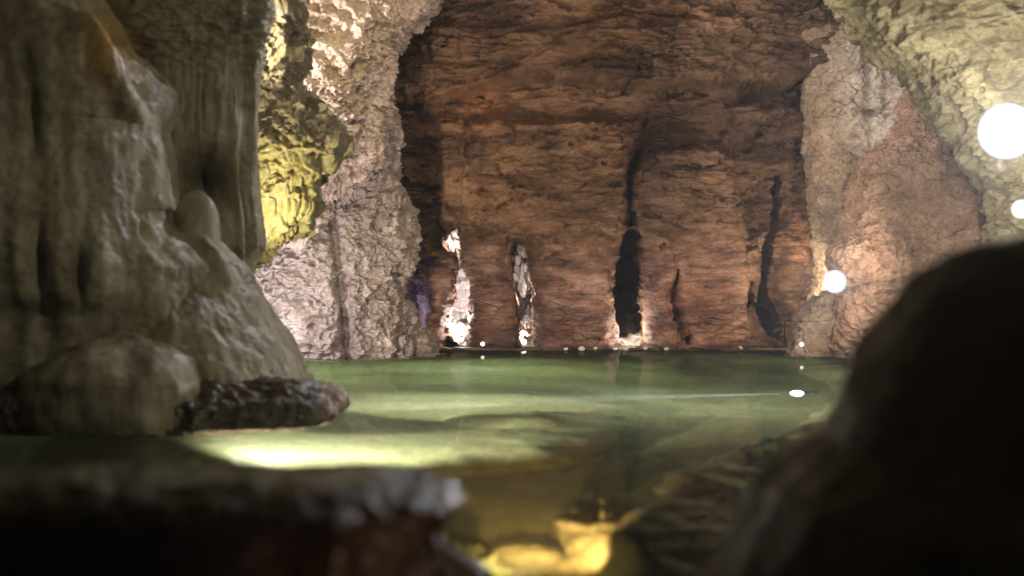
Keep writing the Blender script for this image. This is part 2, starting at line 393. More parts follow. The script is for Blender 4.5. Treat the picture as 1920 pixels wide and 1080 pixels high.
# shell of the cave: left, right, ceiling
o = sheet('cave_side_wall', M_CREAM, lambda u, v: rough(np.stack([np.full_like(u, -4.3), -3+18*u, -1.2+5.2*v], 1), (1, 0, 0), .4, .6), 380, 160); o['kind'] = 'structure'
o = sheet('cave_side_wall', M_CREAM, lambda u, v: rough(np.stack([np.full_like(u, 4.6), -3+18*u, -1.2+5.2*v], 1), (-1, 0, 0), .4, .6), 380, 160); o['kind'] = 'structure'
o = sheet('cave_ceiling', M_CREAM, lambda u, v: rough(np.stack([-4.6+9.5*u, -3+18*v, 3.75+0*u], 1), (0, 0, -1), .35, .6), 300, 420); o['kind'] = 'structure'

# ------------------------------------------------------------------ pale rock face and pillars on the left
def d_pale(p, qx, qy, fr):
    return _d_pale(p, qx, qy, fr)+.05*fbm(p, 3.2, 4, off=90)+.02*(worley(p, 4)[2] % 8)/8
def _d_pale(p, qx, qy, fr):
    f1, f2, cid = worley(p, 9, sc=(1, 1, 1.2)); g1, g2, gc = worley(p, 22)
    return .07*fbm(p, 1.6, 4)+.05*fbm(p, 6, 4, .6, ridged=True)+.03*np.clip(f2-f1, 0, .4)+.02*(cid % 8)/8+.014*np.clip(g2-g1, 0, .4)+.015*fbm(p, 25, 3, .6)
ov = tube_rock('rock_overhang', M_PALE, [(-80, 330), (500, 330)],
    [(-80, 810), (0, 792), (30, 775), (60, 745), (90, 724), (150, 712), (200, 690), (240, 688), (275, 690), (320, 672), (345, 640), (360, 612), (400, 590), (430, 560)],
    10.6, -90, 440, .55, 640, 560, d_pale, tint=lambda p, qx, qy: np.ones((len(p), 3))*(1+.0*qx[:, None])*np.array([1.12, 1.02, .98])*(.85+.25*sst(-.3, .4, fbm(p, 2, 4, off=4)))[:, None])
tag(ov, 'pitted pinkish white limestone overhang, brightly lit, above the grey rock buttress', 'rock overhang')
pb = tube_rock('rock_buttress', M_PALE, [(150, 400), (700, 400)],
    [(150, 700), (230, 716), (260, 724), (340, 722), (385, 742), (430, 748), (480, 742), (520, 734), (570, 744), (610, 762), (640, 782), (700, 800)],
    11.3, 150, 700, .55, 640, 560, lambda p, qx, qy, fr: d_pale(p, qx, qy, fr)+.06*fbm(p, 3, 2, sc=(1, 1, .25), off=60)-.12*np.exp(-((qx-628-(qy-450)*.12)/10)**2)*fr+.0*qx, closed=True, fade=.02,
    tint=lambda p, qx, qy: np.tile([[.82, .79, .78]], (len(p), 1))*(.8+.3*sst(-.3, .4, fbm(p, 2, 4, off=4)))[:, None])
tag(pb, 'grey fissured limestone buttress standing in the far left of the pool', 'rock buttress')

# yellow rock behind the flowstone
def d_yel(p, qx, qy, fr):
    f1, f2, cid = worley(p, 8, sc=(1, 1, 1.3))
    return .07*fbm(p, 2.2, 4)+.05*fbm(p, 6, 4, .6, ridged=True)+.03*(cid % 8)/8-.03*np.exp(-f1*6)+.012*fbm(p, 25, 3)
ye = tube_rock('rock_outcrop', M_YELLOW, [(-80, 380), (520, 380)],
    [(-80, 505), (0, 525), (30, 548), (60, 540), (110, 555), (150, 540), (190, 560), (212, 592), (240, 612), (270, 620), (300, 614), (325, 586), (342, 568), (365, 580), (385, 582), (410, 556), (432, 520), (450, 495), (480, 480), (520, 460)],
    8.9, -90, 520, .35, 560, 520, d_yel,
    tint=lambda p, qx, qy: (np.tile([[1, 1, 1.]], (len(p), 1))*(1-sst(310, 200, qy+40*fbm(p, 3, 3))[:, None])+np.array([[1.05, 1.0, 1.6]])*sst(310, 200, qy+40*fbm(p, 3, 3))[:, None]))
tag(ye, 'knobbly yellow ochre rock outcrop jutting out behind the flowstone column', 'rock outcrop')

# ------------------------------------------------------------------ right hand side
def d_pink(p, qx, qy, fr):
    f1, f2, cid = worley(p, 6, sc=(1, 1, 1)); 
    return .08*fbm(p, 1.5, 4, sc=(1, 1, .6))+.03*fbm(p, 6, 4, .6, ridged=True)+.03*(cid % 8)/8+.03*np.clip(f2-f1, 0, .25)+.01*fbm(p, 25, 3)
def tint_j1(p, qx, qy):
    n = fbm(p, 3, 4); w = np.clip(gauss(qx+15*n, qy+15*n, 1650, 150, 75, 110)+gauss(qx+15*n, qy+10*n, 1660, 250, 45, 60), 0, 1)*.9
    return np.array([[1.15, 1.12, 1.05]])*(1-w[:, None])+np.array([[2.3, 2.7, 3.2]])*w[:, None]
j1 = tube_rock('rock_pillar', M_PINK, [(-90, 1480), (60, 1490), (150, 1510), (250, 1520), (400, 1528), (520, 1545), (600, 1535), (690, 1500)],
    [(-90, 1800), (200, 1790), (400, 1700), (690, 1700)], 11.9, -90, 690, .5, 560, 620,
    lambda p, qx, qy, fr: d_pink(p, qx, qy, fr)+fr*(.1*gauss(qx, qy, 1620, 110, 70, 60)-.09*np.exp(-((qx-1628)/9)**2)*sst(320, 100, qy)-.12*gauss(qx, qy, 1640, 210, 40, 6)+.08*gauss(qx, qy, 1700, 180, 26, 60)+.04*fbm(p, 5, 2, sc=(1, 1, .2), off=80)), tint=tint_j1, fade=.02)
tag(j1, 'tall brown rock pillar with a white calcite patch near its top', 'rock pillar')
j2 = tube_rock('rock_pillar', M_PINK, [(100, 1760), (130, 1735), (200, 1698), (260, 1684), (300, 1660), (345, 1614), (400, 1604), (450, 1592), (475, 1572), (520, 1574), (600, 1566), (690, 1560)],
    [(100, 1780), (200, 1800), (250, 1830), (300, 1858), (350, 1880), (450, 1880), (690, 1900)], 11.25, 105, 690, .55, 620, 560,
    d_pink, tint=lambda p, qx, qy: (np.tile([[1.65, 1.42, 1.32]], (len(p), 1))*(.85+.3*sst(-.3, .4, fbm(p, 2.5, 3, off=8)))[:, None]), fade=.03)
tag(j2, 'broad pink crackled rock pillar right of the shining lamp', 'rock pillar')
# low boulder in front of pillar foot
bo = tube_rock('boulder', M_PINK, [(555, 1535), (575, 1515), (600, 1500), (630, 1490), (660, 1480), (690, 1470)],
    [(555, 1560), (575, 1572), (600, 1574), (630, 1568), (690, 1570)], 11.2, 550, 690, .2, 260, 220,
    lambda p, qx, qy, fr: .05*fbm(p, 3, 4)+.02*fbm(p, 10, 4, ridged=True)+.03*(worley(p, 5)[2] % 8)/8, tint=one, fade=.12)
tag(bo, 'pale angular boulder at the waterline below the shining lamp', 'boulder')
cr = tube_rock('ceiling_bulge', M_CREAM, [(-90, 1560), (0, 1602), (30, 1618), (60, 1645), (85, 1668), (100, 1700), (130, 1738), (190, 1785), (250, 1826), (310, 1852), (350, 1880), (440, 1886), (700, 1892)],
    [(-90, 2500), (700, 2500)], 9.9, -90, 700, .9, 620, 480,
    lambda p, qx, qy, fr: .12*fbm(p, 1.1, 4)+.05*fbm(p, 4, 4, .6, sc=(1, 1, 1.6), ridged=True)+.02*(worley(p, 5)[2] % 8)/8+.012*fbm(p, 22, 3), fade=.02)
tag(cr, 'cream and olive bulging rock wall around the upper right lamp', 'rock wall')

# ------------------------------------------------------------------ flowstone on the left
fl = empty('flowstone_formation', W(300, 795, 7.0)); FLI = Vector(fl.location)
def flo(o):
    o.location = -FLI; return o
def flutes(p, s, a): return a*fbm(p, s, 3, .5, sc=(1, 1, .12), off=31)
def d_flow(p, qx, qy, fr):
    return .05*fbm(p, 1.8, 3)+flutes(p, 5, .028)+.008*fbm(p, 14, 3)
def ftint(p, qx, qy):
    n = fbm(p, 3, 3, off=12)
    w = np.clip(gauss(qx+20*n, qy+20*n, 205, 90, 45, 75), 0, 1)[:, None]
    s = sst(.0, .6, fbm(p, 5, 3, sc=(1, 1, .2), off=70))[:, None]
    return (1-w)*(1-.35*s)+w*np.array([[1.35, .95, .45]])
dcol = lambda p, qx, qy, fr: d_flow(p, qx, qy, fr)+fr*(
    .07*np.exp(-((qx-(150+ (qy-60)*.62))/26)**2)*sst(0, 60, qy)*sst(260, 200, qy)
    -.05*np.exp(-((qx-(205+(qy-60)*.6))/24)**2)*sst(240, 180, qy)
    +.1*np.exp(-((qx-290)/20)**2)*sst(190, 240, qy)*sst(430, 380, qy)
    -.09*gauss(qx, qy, 72, 490, 10, 55)-.09*gauss(qx, qy, 147, 515, 8, 40)+.05*gauss(qx, qy, 110, 490, 30, 80)+.05*gauss(qx, qy, 188, 490, 32, 80)+.05*gauss(qx, qy, 35, 480, 24, 90)
    -.07*sst(545, 600, qy)*sst(330, 200, qx)+.08*gauss(qx, qy, 130, 60, 80, 60)-.06*gauss(qx, qy, 60, 220, 12, 60))
flo(tube_rock('column', M_FLOW, [(-90, -260), (820, -260)],
    [(-90, 90), (0, 175), (40, 215), (80, 245), (120, 285), (165, 322), (205, 318), (240, 300), (300, 312), (340, 318), (400, 322), (440, 350), (500, 410), (560, 420), (820, 440)], 7.2, -90, 830, .75, 560, 520, dcol, parent=fl, tint=ftint, fade=.01))
flo(tube_rock('curtain', M_FLOW, [(-90, 60), (600, 60)],
    [(-90, 494), (0, 495), (100, 490), (200, 488), (330, 490), (420, 492), (460, 486), (490, 468), (515, 445), (560, 420)], 7.75, -90, 560, .3, 620, 520,
    lambda p, qx, qy, fr: .04*fbm(p, 2, 3)+flutes(p, 11, .03)*(.3+.7*sst(90, 150, qy))+.03*fbm(p, 5, 4, sc=(1, 1, 2.5), ridged=True, off=3)*sst(160, 80, qy)+.006*fbm(p, 20, 3)
      +fr*(.03*np.exp(-((qx-482)/9)**2)-.025*np.exp(-((qx-462)/9)**2)+.05*np.exp(-((qx-450)/8)**2)*sst(280, 340, qy)-.4*gauss(qx, qy, 385, 335, 52, 46)), parent=fl, tint=ftint, fade=.04))
flo(tube_rock('dome', M_FLOW, [(400, 260), (440, 150), (500, 60), (830, -60)],
    [(400, 330), (425, 372), (450, 402), (480, 432), (510, 448), (540, 466), (580, 500), (620, 530), (660, 556), (690, 572), (715, 580), (760, 584), (830, 590)], 7.3, 395, 830, .85, 560, 420,
    lambda p, qx, qy, fr: .05*fbm(p, 1.8, 3)+flutes(p, 6, .018)+.006*fbm(p, 14, 3)+fr*(.05*np.exp(-((qx-(400+(qy-500)*.5))/14)**2)*sst(400, 450, qy)*sst(560, 520, qy)-.05*gauss(qx, qy, 300, 490, 60, 12)), parent=fl, tint=ftint, fade=.04))
flo(tube_rock('stalagmite', M_FLOW, [(366, 328), (430, 322), (560, 300)],
    [(366, 406), (420, 411), (560, 425)], 7.12, 358, 560, .4, 160, 140, lambda p, qx, qy, fr: .012*fbm(p, 3, 3), parent=fl, tint=ftint, fade=.3, sq=1))
flo(tube_rock('stalagmite', M_FLOW, [(412, 212), (500, 205), (600, 200)],
    [(412, 298), (500, 312), (600, 320)], 6.8, 408, 600, .26, 160, 140, lambda p, qx, qy, fr: .02*fbm(p, 4, 3), parent=fl, tint=ftint, fade=.35, sq=1))
flo(tube_rock('small_dome', M_FLOW, [(618, 170), (650, 110), (700, 60), (840, 20)],
    [(618, 300), (640, 338), (670, 362), (710, 380), (750, 386), (840, 386)], 6.55, 612, 850, .4, 300, 240, lambda p, qx, qy, fr: .03*fbm(p, 3, 3)+flutes(p, 8, .01), parent=fl, tint=ftint, fade=.35, sq=.9))
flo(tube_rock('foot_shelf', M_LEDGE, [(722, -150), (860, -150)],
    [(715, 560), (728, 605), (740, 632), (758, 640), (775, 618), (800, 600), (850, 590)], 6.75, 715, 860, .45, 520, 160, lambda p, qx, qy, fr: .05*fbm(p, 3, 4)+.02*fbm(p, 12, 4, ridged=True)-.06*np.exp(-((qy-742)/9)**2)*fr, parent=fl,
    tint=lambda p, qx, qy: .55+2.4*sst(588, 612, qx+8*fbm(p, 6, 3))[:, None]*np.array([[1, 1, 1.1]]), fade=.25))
tag(fl, 'olive grey flowstone column with curtain and rounded dome at the left of the pool', 'flowstone')

# ------------------------------------------------------------------ near boulder and ledge
rb = tube_rock('boulder', M_DARK, [(438, 1880), (450, 1850), (470, 1800), (500, 1755), (540, 1710), (600, 1660), (660, 1625), (720, 1602), (780, 1585), (830, 1562), (870, 1505), (920, 1445), (1000, 1400), (1080, 1355), (1300, 1300)],
    [(438, 2050), (480, 2200), (600, 2350), (1300, 2600)], 2.3, 432, 1290, .45, 420, 420,
    lambda p, qx, qy, fr: .018*fbm(p, 3, 4)+.006*fbm(p, 12, 4), closed=True, fade=.04, tint=None)
tag(rb, 'large rounded dark boulder in shadow at the right foreground', 'boulder')
def ledge():
    # runs left-right: a slab whose broken right end slants back down to the water
    nv, nt = 620, 260
    u = np.linspace(0, 1, nv); px = -260+(856+260)*u
    top = np.interp(px, [-260, 0, 200, 400, 560, 700, 790, 835, 856], [896, 900, 902, 900, 900, 904, 910, 916, 932])
    bot = np.interp(px, [-260, 500, 640, 700, 760, 810, 840, 856], [1500, 1480, 1300, 1120, 1030, 985, 955, 936])
    d = 2.6+.0*px
    x, _, zt = W(px, top, d); _, _, zb = W(px, bot, d)
    end = np.sqrt(np.clip(1-np.clip((u-.93)/.07, 0, 1)**2, .0004, 1))
    zc = (zt+zb)/2; hz = (zt-zb)/2*end; hy = np.minimum(.34, .12+hz*1.4)*end
    th = np.linspace(0, 2*math.pi, nt, endpoint=False)
    c = np.sign(np.cos(th))*np.abs(np.cos(th))**.6; s = np.sign(np.sin(th))*np.abs(np.sin(th))**.6
    P = np.stack([np.repeat(x[:, None], nt, 1), d[:, None]+hy[:, None]*s, zc[:, None]+hz[:, None]*c], 2)
    N = grid_normals(P, True)
    C = np.stack([x, d, zc], 1)[:, None, :]
    if ((P-C)*N)[nv//2].sum() < 0: N = -N
    p = P.reshape(-1, 3); n = N.reshape(-1, 3)
    dp = .008*fbm(p, 3, 4)+.007*fbm(p, 11, 4, .6, ridged=True)+.006*(worley(p, 14)[2] % 8)/8+.003*fbm(p, 50, 3)
    p = p+n*dp[:, None]
    i = np.arange(nv-1)[:, None]*nt; j = np.arange(nt)[None, :]; j2 = (j+1) % nt
    Q = np.stack([i+j, i+nt+j, i+nt+j2, i+j2], 2).reshape(-1, 4)
    p = np.vstack([p, p[:nt].mean(0), p[-nt:].mean(0)]); a = len(p)-2; jj = np.arange(nt); j3 = (jj+1) % nt; m = (nv-1)*nt
    o = mixed_obj('rock_ledge', p, Q, np.vstack([np.stack([jj, j3, np.full(nt, a)], 1), np.stack([m+j3, m+jj, np.full(nt, a+1)], 1)]), M_LEDGE, None, np.tile([[.34, .19, .1]], (len(p), 1)))
    tag(o, 'dark wet rock ledge with glinting broken edge at the lower left foreground', 'rock ledge')
ledge()
fr_ = tube_rock('rock', M_LEDGE, [(985, 740), (1010, 705), (1060, 640), (1200, 600)], [(985, 775), (1005, 800), (1030, 825), (1060, 850), (1085, 880), (1200, 960)], 3.2, 980, 1200, .25, 320, 260,
    lambda p, qx, qy, fr: .02*fbm(p, 5, 4)+.016*fbm(p, 18, 4, .6, ridged=True)+.012*(worley(p, 16)[2] % 8)/8+.005*fbm(p, 60, 3), tint=lambda p, qx, qy: np.tile([[1.2, 1.1, 1.1]], (len(p), 1)), fade=.12)
tag(fr_, 'rough greyish brown broken rock under the tip of the dark ledge', 'rock')

# ------------------------------------------------------------------ pool: floor, water
def floor_pt(px, py, dep=.5):
    ys = HC*F/(py-476); k = math.hypot(1, 0)
    return (px-960)/F*(ys+1.13*dep), ys+1.13*dep
def floor(u, v):
    x = -4.6+9.4*u; y = -1+14*v
    p = np.stack([x, y, 0*x], 1)
    z = -1.0+.22*fbm(p, .7, 4)+.05*fbm(p, 3, 4)
    # pale shelf at the foot of the flowstone
    s = ((x+.8)/1.5)**2+((y-7.5)/1.8)**2; s = s+.2*fbm(p, 1.6, 3)
    z = np.maximum(z, -1.0+.52*sst(1.7, .4, s))
    s = ((x+.02)/.45)**2+((y-7.3)/.45)**2; z = np.maximum(z, -1.+.74*sst(1.4, .1, s))
    # right hand slope rising to the boulder
    line = np.interp(y, [4.05, 4.7, 6, 7.2, 9], [.0, .08, .6, 1.35, 2.]); r = x-line+.1*fbm(p, 1.5, 4)
    z = np.maximum(z, -1.0+.8*sst(-.05, .4, r)+.05*fbm(p, 2.5, 4))
    # left rock near the camera
    line = np.interp(y, [3, 4.1, 4.6, 5.2], [.3, .06, -.16, -1.0]); r = line-x+.05*fbm(p, 2.5, 4)
    z = np.maximum(z, -1.0+.8*sst(-.1, .3, r)*sst(5.5, 5.0, y)+.05*fbm(p, 3, 4)*sst(5.5, 5.0, y))
    basin = ((x-.08)/.3)**2+((y-4.0)/.45)**2; z = z-.35*sst(1, .2, basin)
    # banks deep in the back
    z = np.maximum(z, -.75+.55*sst(9.5, 11.5, y+.6*fbm(p, .8, 3)))
    z += .004*fbm(p, 12, 3)
    p[:, 2] = z
    return p
def floor_tint(p):
    n = fbm(p, 1.2, 3, off=3)
    back = sst(7.5, 9.5, p[:, 1]+.5*n)[:, None]
    return np.array([[1, 1, 1.]])*(1-back)+back*np.array([[.6, .7, .5]])
o = sheet('pool_floor', M_FLOOR, floor, 620, 900, tint=floor_tint); o['kind'] = 'structure'

def water():
    m = bpy.data.materials.new('water'); m.use_nodes = True; N = m.node_tree.nodes; L = m.node_tree.links; N.clear()
    out = N.new('ShaderNodeOutputMaterial')
    rf = N.new('ShaderNodeBsdfRefraction'); rf.inputs['IOR'].default_value = 1.333; rf.inputs['Roughness'].default_value = .03; rf.inputs['Color'].default_value = (.93, 1, .93, 1)
    gl = N.new('ShaderNodeBsdfGlossy'); gl.inputs['Roughness'].default_value = 0
    mix = N.new("ShaderNodeMixShader"); mix.inputs[0].default_value = WREF; L.new(rf.outputs[0], mix.inputs[1]); L.new(gl.outputs[0], mix.inputs[2]); L.new(mix.outputs[0], out.inputs['Surface'])
    tc = N.new("ShaderNodeTexCoord"); n = N.new('ShaderNodeTexNoise'); n.inputs['Scale'].default_value = 2.2; n.inputs['Detail'].default_value = 2; L.new(tc.outputs['Object'], n.inputs['Vector'])
    bp = N.new('ShaderNodeBump'); bp.inputs['Strength'].default_value = .03; bp.inputs['Distance'].default_value = .003; L.new(n.outputs[0], bp.inputs['Height'])
    for q in (rf,): L.new(bp.outputs[0], q.inputs['Normal'])
    ab = N.new('ShaderNodeVolumeAbsorption'); ab.inputs['Color'].default_value = (.88, .89, .76, 1); ab.inputs['Density'].default_value = .22
    sca = N.new('ShaderNodeVolumeScatter'); sca.inputs['Color'].default_value = (.85, .95, .9, 1); sca.inputs['Density'].default_value = .09
    ads = N.new('ShaderNodeAddShader'); L.new(ab.outputs[0], ads.inputs[0]); L.new(sca.outputs[0], ads.inputs[1]); L.new(ads.outputs[0], out.inputs['Volume'])
    V = [(-4.55, -.9, -2), (4.75, -.9, -2), (4.75, 12.6, -2), (-4.55, 12.6, -2), (-4.55, -.9, 0), (4.75, -.9, 0), (4.75, 12.6, 0), (-4.55, 12.6, 0)]
    o = mesh_obj('pool_water', V, [(3, 2, 1, 0), (4, 5, 6, 7), (0, 1, 5, 4), (1, 2, 6, 5), (2, 3, 7, 6), (3, 0, 4, 7)], m, smooth=False)
    o['kind'] = 'structure'; return o
WREF = .15
water()

# rimstone line along the far shore
def rim():
    nu, nt = 900, 14
    u = np.linspace(0, 1, nu); px = 560+(1640-560)*u; x = (px-960)/F*11.75
    p = np.stack([x, 0*x+11.75, 0*x], 1)
    yc = 11.75+.12*fbm(p, 1.2, 3); h = .022+.01*fbm(p, 6, 3); w = .05+.02*fbm(p, 5, 3, off=5)
    th = np.linspace(0, 2*math.pi, nt, endpoint=False)
    P = np.stack([np.repeat(x[:, None], nt, 1), yc[:, None]+w[:, None]*np.cos(th), -.01+h[:, None]*np.sin(th)*1.2], 2)
    i = np.arange(nu-1)[:, None]*nt; j = np.arange(nt)[None, :]; j2 = (j+1) % nt
    o = mesh_obj('rimstone_dam', P.reshape(-1, 3), np.stack([i+j, i+nt+j, i+nt+j2, i+j2], 2).reshape(-1, 4), M_DARK)
    tag(o, 'thin dark rimstone edge along the far shore of the green pool', 'rimstone')
    return yc
rim()
M_GLINT = rock_mat('white_glint_bead', [(.6, .62, .5), (.75, .77, .66), (.82, .84, .74)], 20, bump=.3, rough=.25, spec=.8)
def blob(name, mat, c, r, seed, n=24, sc=(1, 1, 1), parent=None, rg=.25):
    th, ph = np.meshgrid(np.linspace(0, 2*math.pi, n, endpoint=False), np.linspace(.001, math.pi-.001, n//2+1))
    P = np.stack([np.sin(ph)*np.cos(th), np.sin(ph)*np.sin(th), np.cos(ph)], 2); q = P.reshape(-1, 3)
    q = q*(1+rg*fbm(q, 1.6, 3, off=seed))[:, None]*np.array(sc)*r+np.array(c)
    nv = n//2+1; i = np.arange(nv-1)[:, None]*n; j = np.arange(n)[None, :]; j2 = (j+1) % n
    return mesh_obj(name, q, np.stack([i+j, i+n+j, i+n+j2, i+j2], 2).reshape(-1, 4), mat, parent, np.ones((len(q), 3)))
GL = [712, 735, 757, 790, 805, 1060, 1090, 1117, 1152, 1172, 1210, 1248, 1340, 1386]  # white beads added to stand in for glints along the shore
for k, gx in enumerate(GL):
    x, _, _ = W(gx, 655, 11.65)
    big = gx in (1090, 1386, 1172)
    o = blob('glint_bead', M_GLINT, (float(x), 11.62+.05*math.sin(k*2.1), .016), .024 if big else .016, k*3.7, sc=(1.2, 1, .8))
    tag(o, 'small white bead standing in for a glint on the far rimstone edge of the pool', 'glint bead', 'beads standing in for glints along the far shore')

# ------------------------------------------------------------------ lamps
def cyl(r0, r1, L, n=20, off=0):
    th = np.linspace(0, 2*math.pi, n, endpoint=False); V = []
    for r, h in ((r0, 0), (r1, L)): V += [(r*math.cos(a), r*math.sin(a), h+off) for a in th]
    Fs = [(i, (i+1) % n, n+(i+1) % n, n+i) for i in range(n)]+[tuple(range(n))[::-1], tuple(range(n, 2*n))]
    return V, Fs
def join(parts):
    V, Fs = [], []
    for v, f in parts:
        b = len(V); V += list(v); Fs += [tuple(i+b for i in q) for q in f]
    return V, Fs
def pymesh(name, VF, mat, parent, smooth=False):
    me = bpy.data.meshes.new(name); me.from_pydata([tuple(map(float, v)) for v in VF[0]], [], VF[1]); me.update(); me.materials.append(mat)
    if smooth:
        for p in me.polygons: p.use_smooth = len(p.vertices) < 5
    o = bpy.data.objects.new(name, me); COL.objects.link(o)
    if parent: o.parent = parent
    return o
def bulb(r, n=16):
    V = []; Fs = []
    for i in range(n+1):
        a = math.pi*i/n
        for j in range(n): V.append((r*math.sin(a)*math.cos(2*math.pi*j/n), r*math.sin(a)*math.sin(2*math.pi*j/n), r*math.cos(a)*.6))
    for i in range(n):
        for j in range(n): Fs.append((i*n+j, (i+1)*n+j, (i+1)*n+(j+1) % n, i*n+(j+1) % n))
    return V, Fs
def emit_mat(name, col, s):
    m = bpy.data.materials.new(name); m.use_nodes = True; N = m.node_tree.nodes; N.clear()
    e = N.new('ShaderNodeEmission'); e.inputs[0].default_value = (*col, 1); e.inputs[1].default_value = s
    o = N.new('ShaderNodeOutputMaterial'); m.node_tree.links.new(e.outputs[0], o.inputs[0]); return m
def hot_mat(name, col, core, edge, r):
    # lamp bloom painted into the emission: strong in the middle, fading to the rim
    m = bpy.data.materials.new(name); m.use_nodes = True; N = m.node_tree.nodes; L = m.node_tree.links; N.clear()
    tc = N.new('ShaderNodeTexCoord'); sx = N.new('ShaderNodeSeparateXYZ'); L.new(tc.outputs['Object'], sx.inputs[0])
    cb = N.new('ShaderNodeCombineXYZ'); L.new(sx.outputs[0], cb.inputs[0]); L.new(sx.outputs[1], cb.inputs[1])
    ln = N.new('ShaderNodeVectorMath'); ln.operation = 'LENGTH'; L.new(cb.outputs[0], ln.inputs[0])
    mr = N.new('ShaderNodeMapRange'); mr.inputs[1].default_value = 0; mr.inputs[2].default_value = r; mr.inputs[3].default_value = 1; mr.inputs[4].default_value = 0; L.new(ln.outputs['Value'], mr.inputs[0])
    pw = N.new('ShaderNodeMath'); pw.operation = 'POWER'; pw.inputs[1].default_value = 2; L.new(mr.outputs[0], pw.inputs[0])
    ma = N.new('ShaderNodeMath'); ma.operation = 'MULTIPLY_ADD'; ma.inputs[1].default_value = core; ma.inputs[2].default_value = edge; L.new(pw.outputs[0], ma.inputs[0])
    e = N.new('ShaderNodeEmission'); e.inputs[0].default_value = (*col, 1); L.new(ma.outputs[0], e.inputs[1])
    o = N.new('ShaderNodeOutputMaterial'); L.new(e.outputs[0], o.inputs[0]); return m
E_COOL = emit_mat('lit_lens', (.93, .94, 1), 30); E_WARM = emit_mat('warm_lens', (1, .86, .6), 15); E_SMALL = emit_mat('small_lit_lens', (1, .9, .88), 6)
def lamp_fixture(pos, aim, r, mat, label, group=None, name='cave_lamp'):
    t = empty(name, pos); dr = (Vector(aim)-Vector(pos)).normalized(); t.rotation_mode = 'QUATERNION'; t.rotation_quaternion = dr.to_track_quat('Z', 'Y')
    # housing behind, lens in front of the empty's origin (+Z points to the aim)
    pymesh('housing', join([cyl(r*.5, r*.8, r*1.5, 24, -r*1.8), cyl(r*.8, r*.85, r*.2, 24, -r*.3)]), M_METAL, t, True)
    L = pymesh('lens', bulb(r, 24), mat, t, True); L.location = (0, 0, r*.12)
    pymesh('bracket', join([cyl(r*.12, r*.12, r*1.6, 8, -r*3.2), cyl(r*.5, r*.5, r*.15, 12, -r*3.3)]), M_METAL, t)
    tag(t, label, 'lamp', group); return t
def light(name, pos, energy, col, kind='POINT', r=.05, aim=None, ang=60, blend=.6):
    l = bpy.data.lights.new(name, kind); l.energy = energy; l.color = col; l.shadow_soft_size = r
    o = bpy.data.objects.new(name, l); COL.objects.link(o); o.location = pos
    if kind == 'SPOT':
        l.spot_size = math.radians(ang); l.spot_blend = blend
        o.rotation_euler = (Vector(aim)-Vector(pos)).to_track_quat('-Z', 'Y').to_euler()
    return o
def Wt(px, py, d): return tuple(float(a) for a in W(px, py, d))
CAM = (0, 0, HC)
WARM = (1, .81, .6); NEUT = (1, .9, .78); COOL = (.9, .92, 1)
# visible lamps
p1 = Wt(1566, 528, 10.75)
lamp_fixture(p1, (p1[0]-1.2, 8, .6), .09, hot_mat('hot_lens', (.95, .93, 1), 7, .7, .09), 'bright round lamp shining at the foot of the pink rock pillar')
light('lamp_or_fill_light', Wt(1512, 520, 11.3), 26, (1, .84, .6), 'SPOT', 0, Wt(1485, 545, 12), 130, .8)
light('lamp_or_fill_light', (p1[0]+.02, p1[1]+.02, p1[2]+.2), 2, NEUT, r=.04)
light('lamp_or_fill_light', (p1[0]-.02, p1[1]-.16, p1[2]), 1.5, NEUT, r=.02)
light('lamp_or_fill_light', (p1[0]-.03, p1[1]-.17, p1[2]), 150, (.97, .95, 1), 'SPOT', 0, (.3, 0, .8), 110, 1)
light('lamp_or_fill_light', Wt(1588, 488, 10.55), 1.8, (1, .85, .75), r=0)
p2 = Wt(1888, 246, 8.5)
lamp_fixture(p2, (.5, 3, 1), .17, hot_mat('hot_lens', (.93, .95, 1), 7, .8, .17), 'largest glowing lamp, on the cream rock wall at the upper right')
for dz_ in (.17, -.17): light('lamp_or_fill_light', (p2[0]-.06, p2[1]-.02, p2[2]+dz_*1.25), 34, (1, .93, .8), r=0)
light('lamp_or_fill_light', (p2[0]-.1, p2[1]-.3, p2[2]), 300, (.95, .96, 1), 'SPOT', 0, (.3, 0, .8), 110, 1)
p3 = Wt(1915, 392, 8.6)  # glowing lens added for a bright patch of lit rock
lamp_fixture(p3, (1, 4, 1), .06, hot_mat('hot_lens', (1, .97, .95), 8, .8, .06), 'small glowing lamp added for a bright patch of lit rock below the largest lamp at the right edge')
light('lamp_or_fill_light', (p3[0]-.03, p3[1]+.02, p3[2]-.1), 14, NEUT, r=0)
p4 = (float((1498-960)/F*8.3), 8.32, -.24)
lamp_fixture(p4, (p4[0]-2, 7.0, -.2), .045, E_COOL, 'underwater lamp glowing in the green pool, throwing a beam to the left', name='underwater_lamp').scale = (1, 2.6, 1)
light('lamp_or_fill_light', (p4[0]-.06, p4[1]-.02, p4[2]), 1100, COOL, 'SPOT', 0, (p4[0]-2, 7.95, -.32), 13, .4)
# openings
light('lamp_or_fill_light', Wt(864, 600, 12.3), 12, (1, .88, .8), r=0)
light('lamp_or_fill_light', Wt(850, 560, 13.3), 30, (1, .93, .88), r=0)
light('lamp_or_fill_light', Wt(846, 462, 12.15), 2.5, NEUT, 'SPOT', 0, Wt(847, 452, 12.6), 150)
p5 = Wt(982, 641, 12.15); lamp_fixture(p5, (p5[0]-.2, 8, .4), .022, E_WARM, 'tiny glowing lamp at the bottom of the second wall opening')
light('lamp_or_fill_light', (p5[0]-.02, p5[1]+.12, p5[2]+.05), 3, WARM, r=0)
light('lamp_or_fill_light', Wt(978, 560, 12.1), 6, NEUT, 'SPOT', 0, Wt(982, 520, 12.7), 150)
light('lamp_or_fill_light', Wt(1172, 646, 11.6), 5, (1, .9, .8), 'SPOT', 0, Wt(1140, 590, 12), 110, .9)
light('lamp_or_fill_light', Wt(1178, 618, 12.05), 5, (1, .92, .75), r=0)
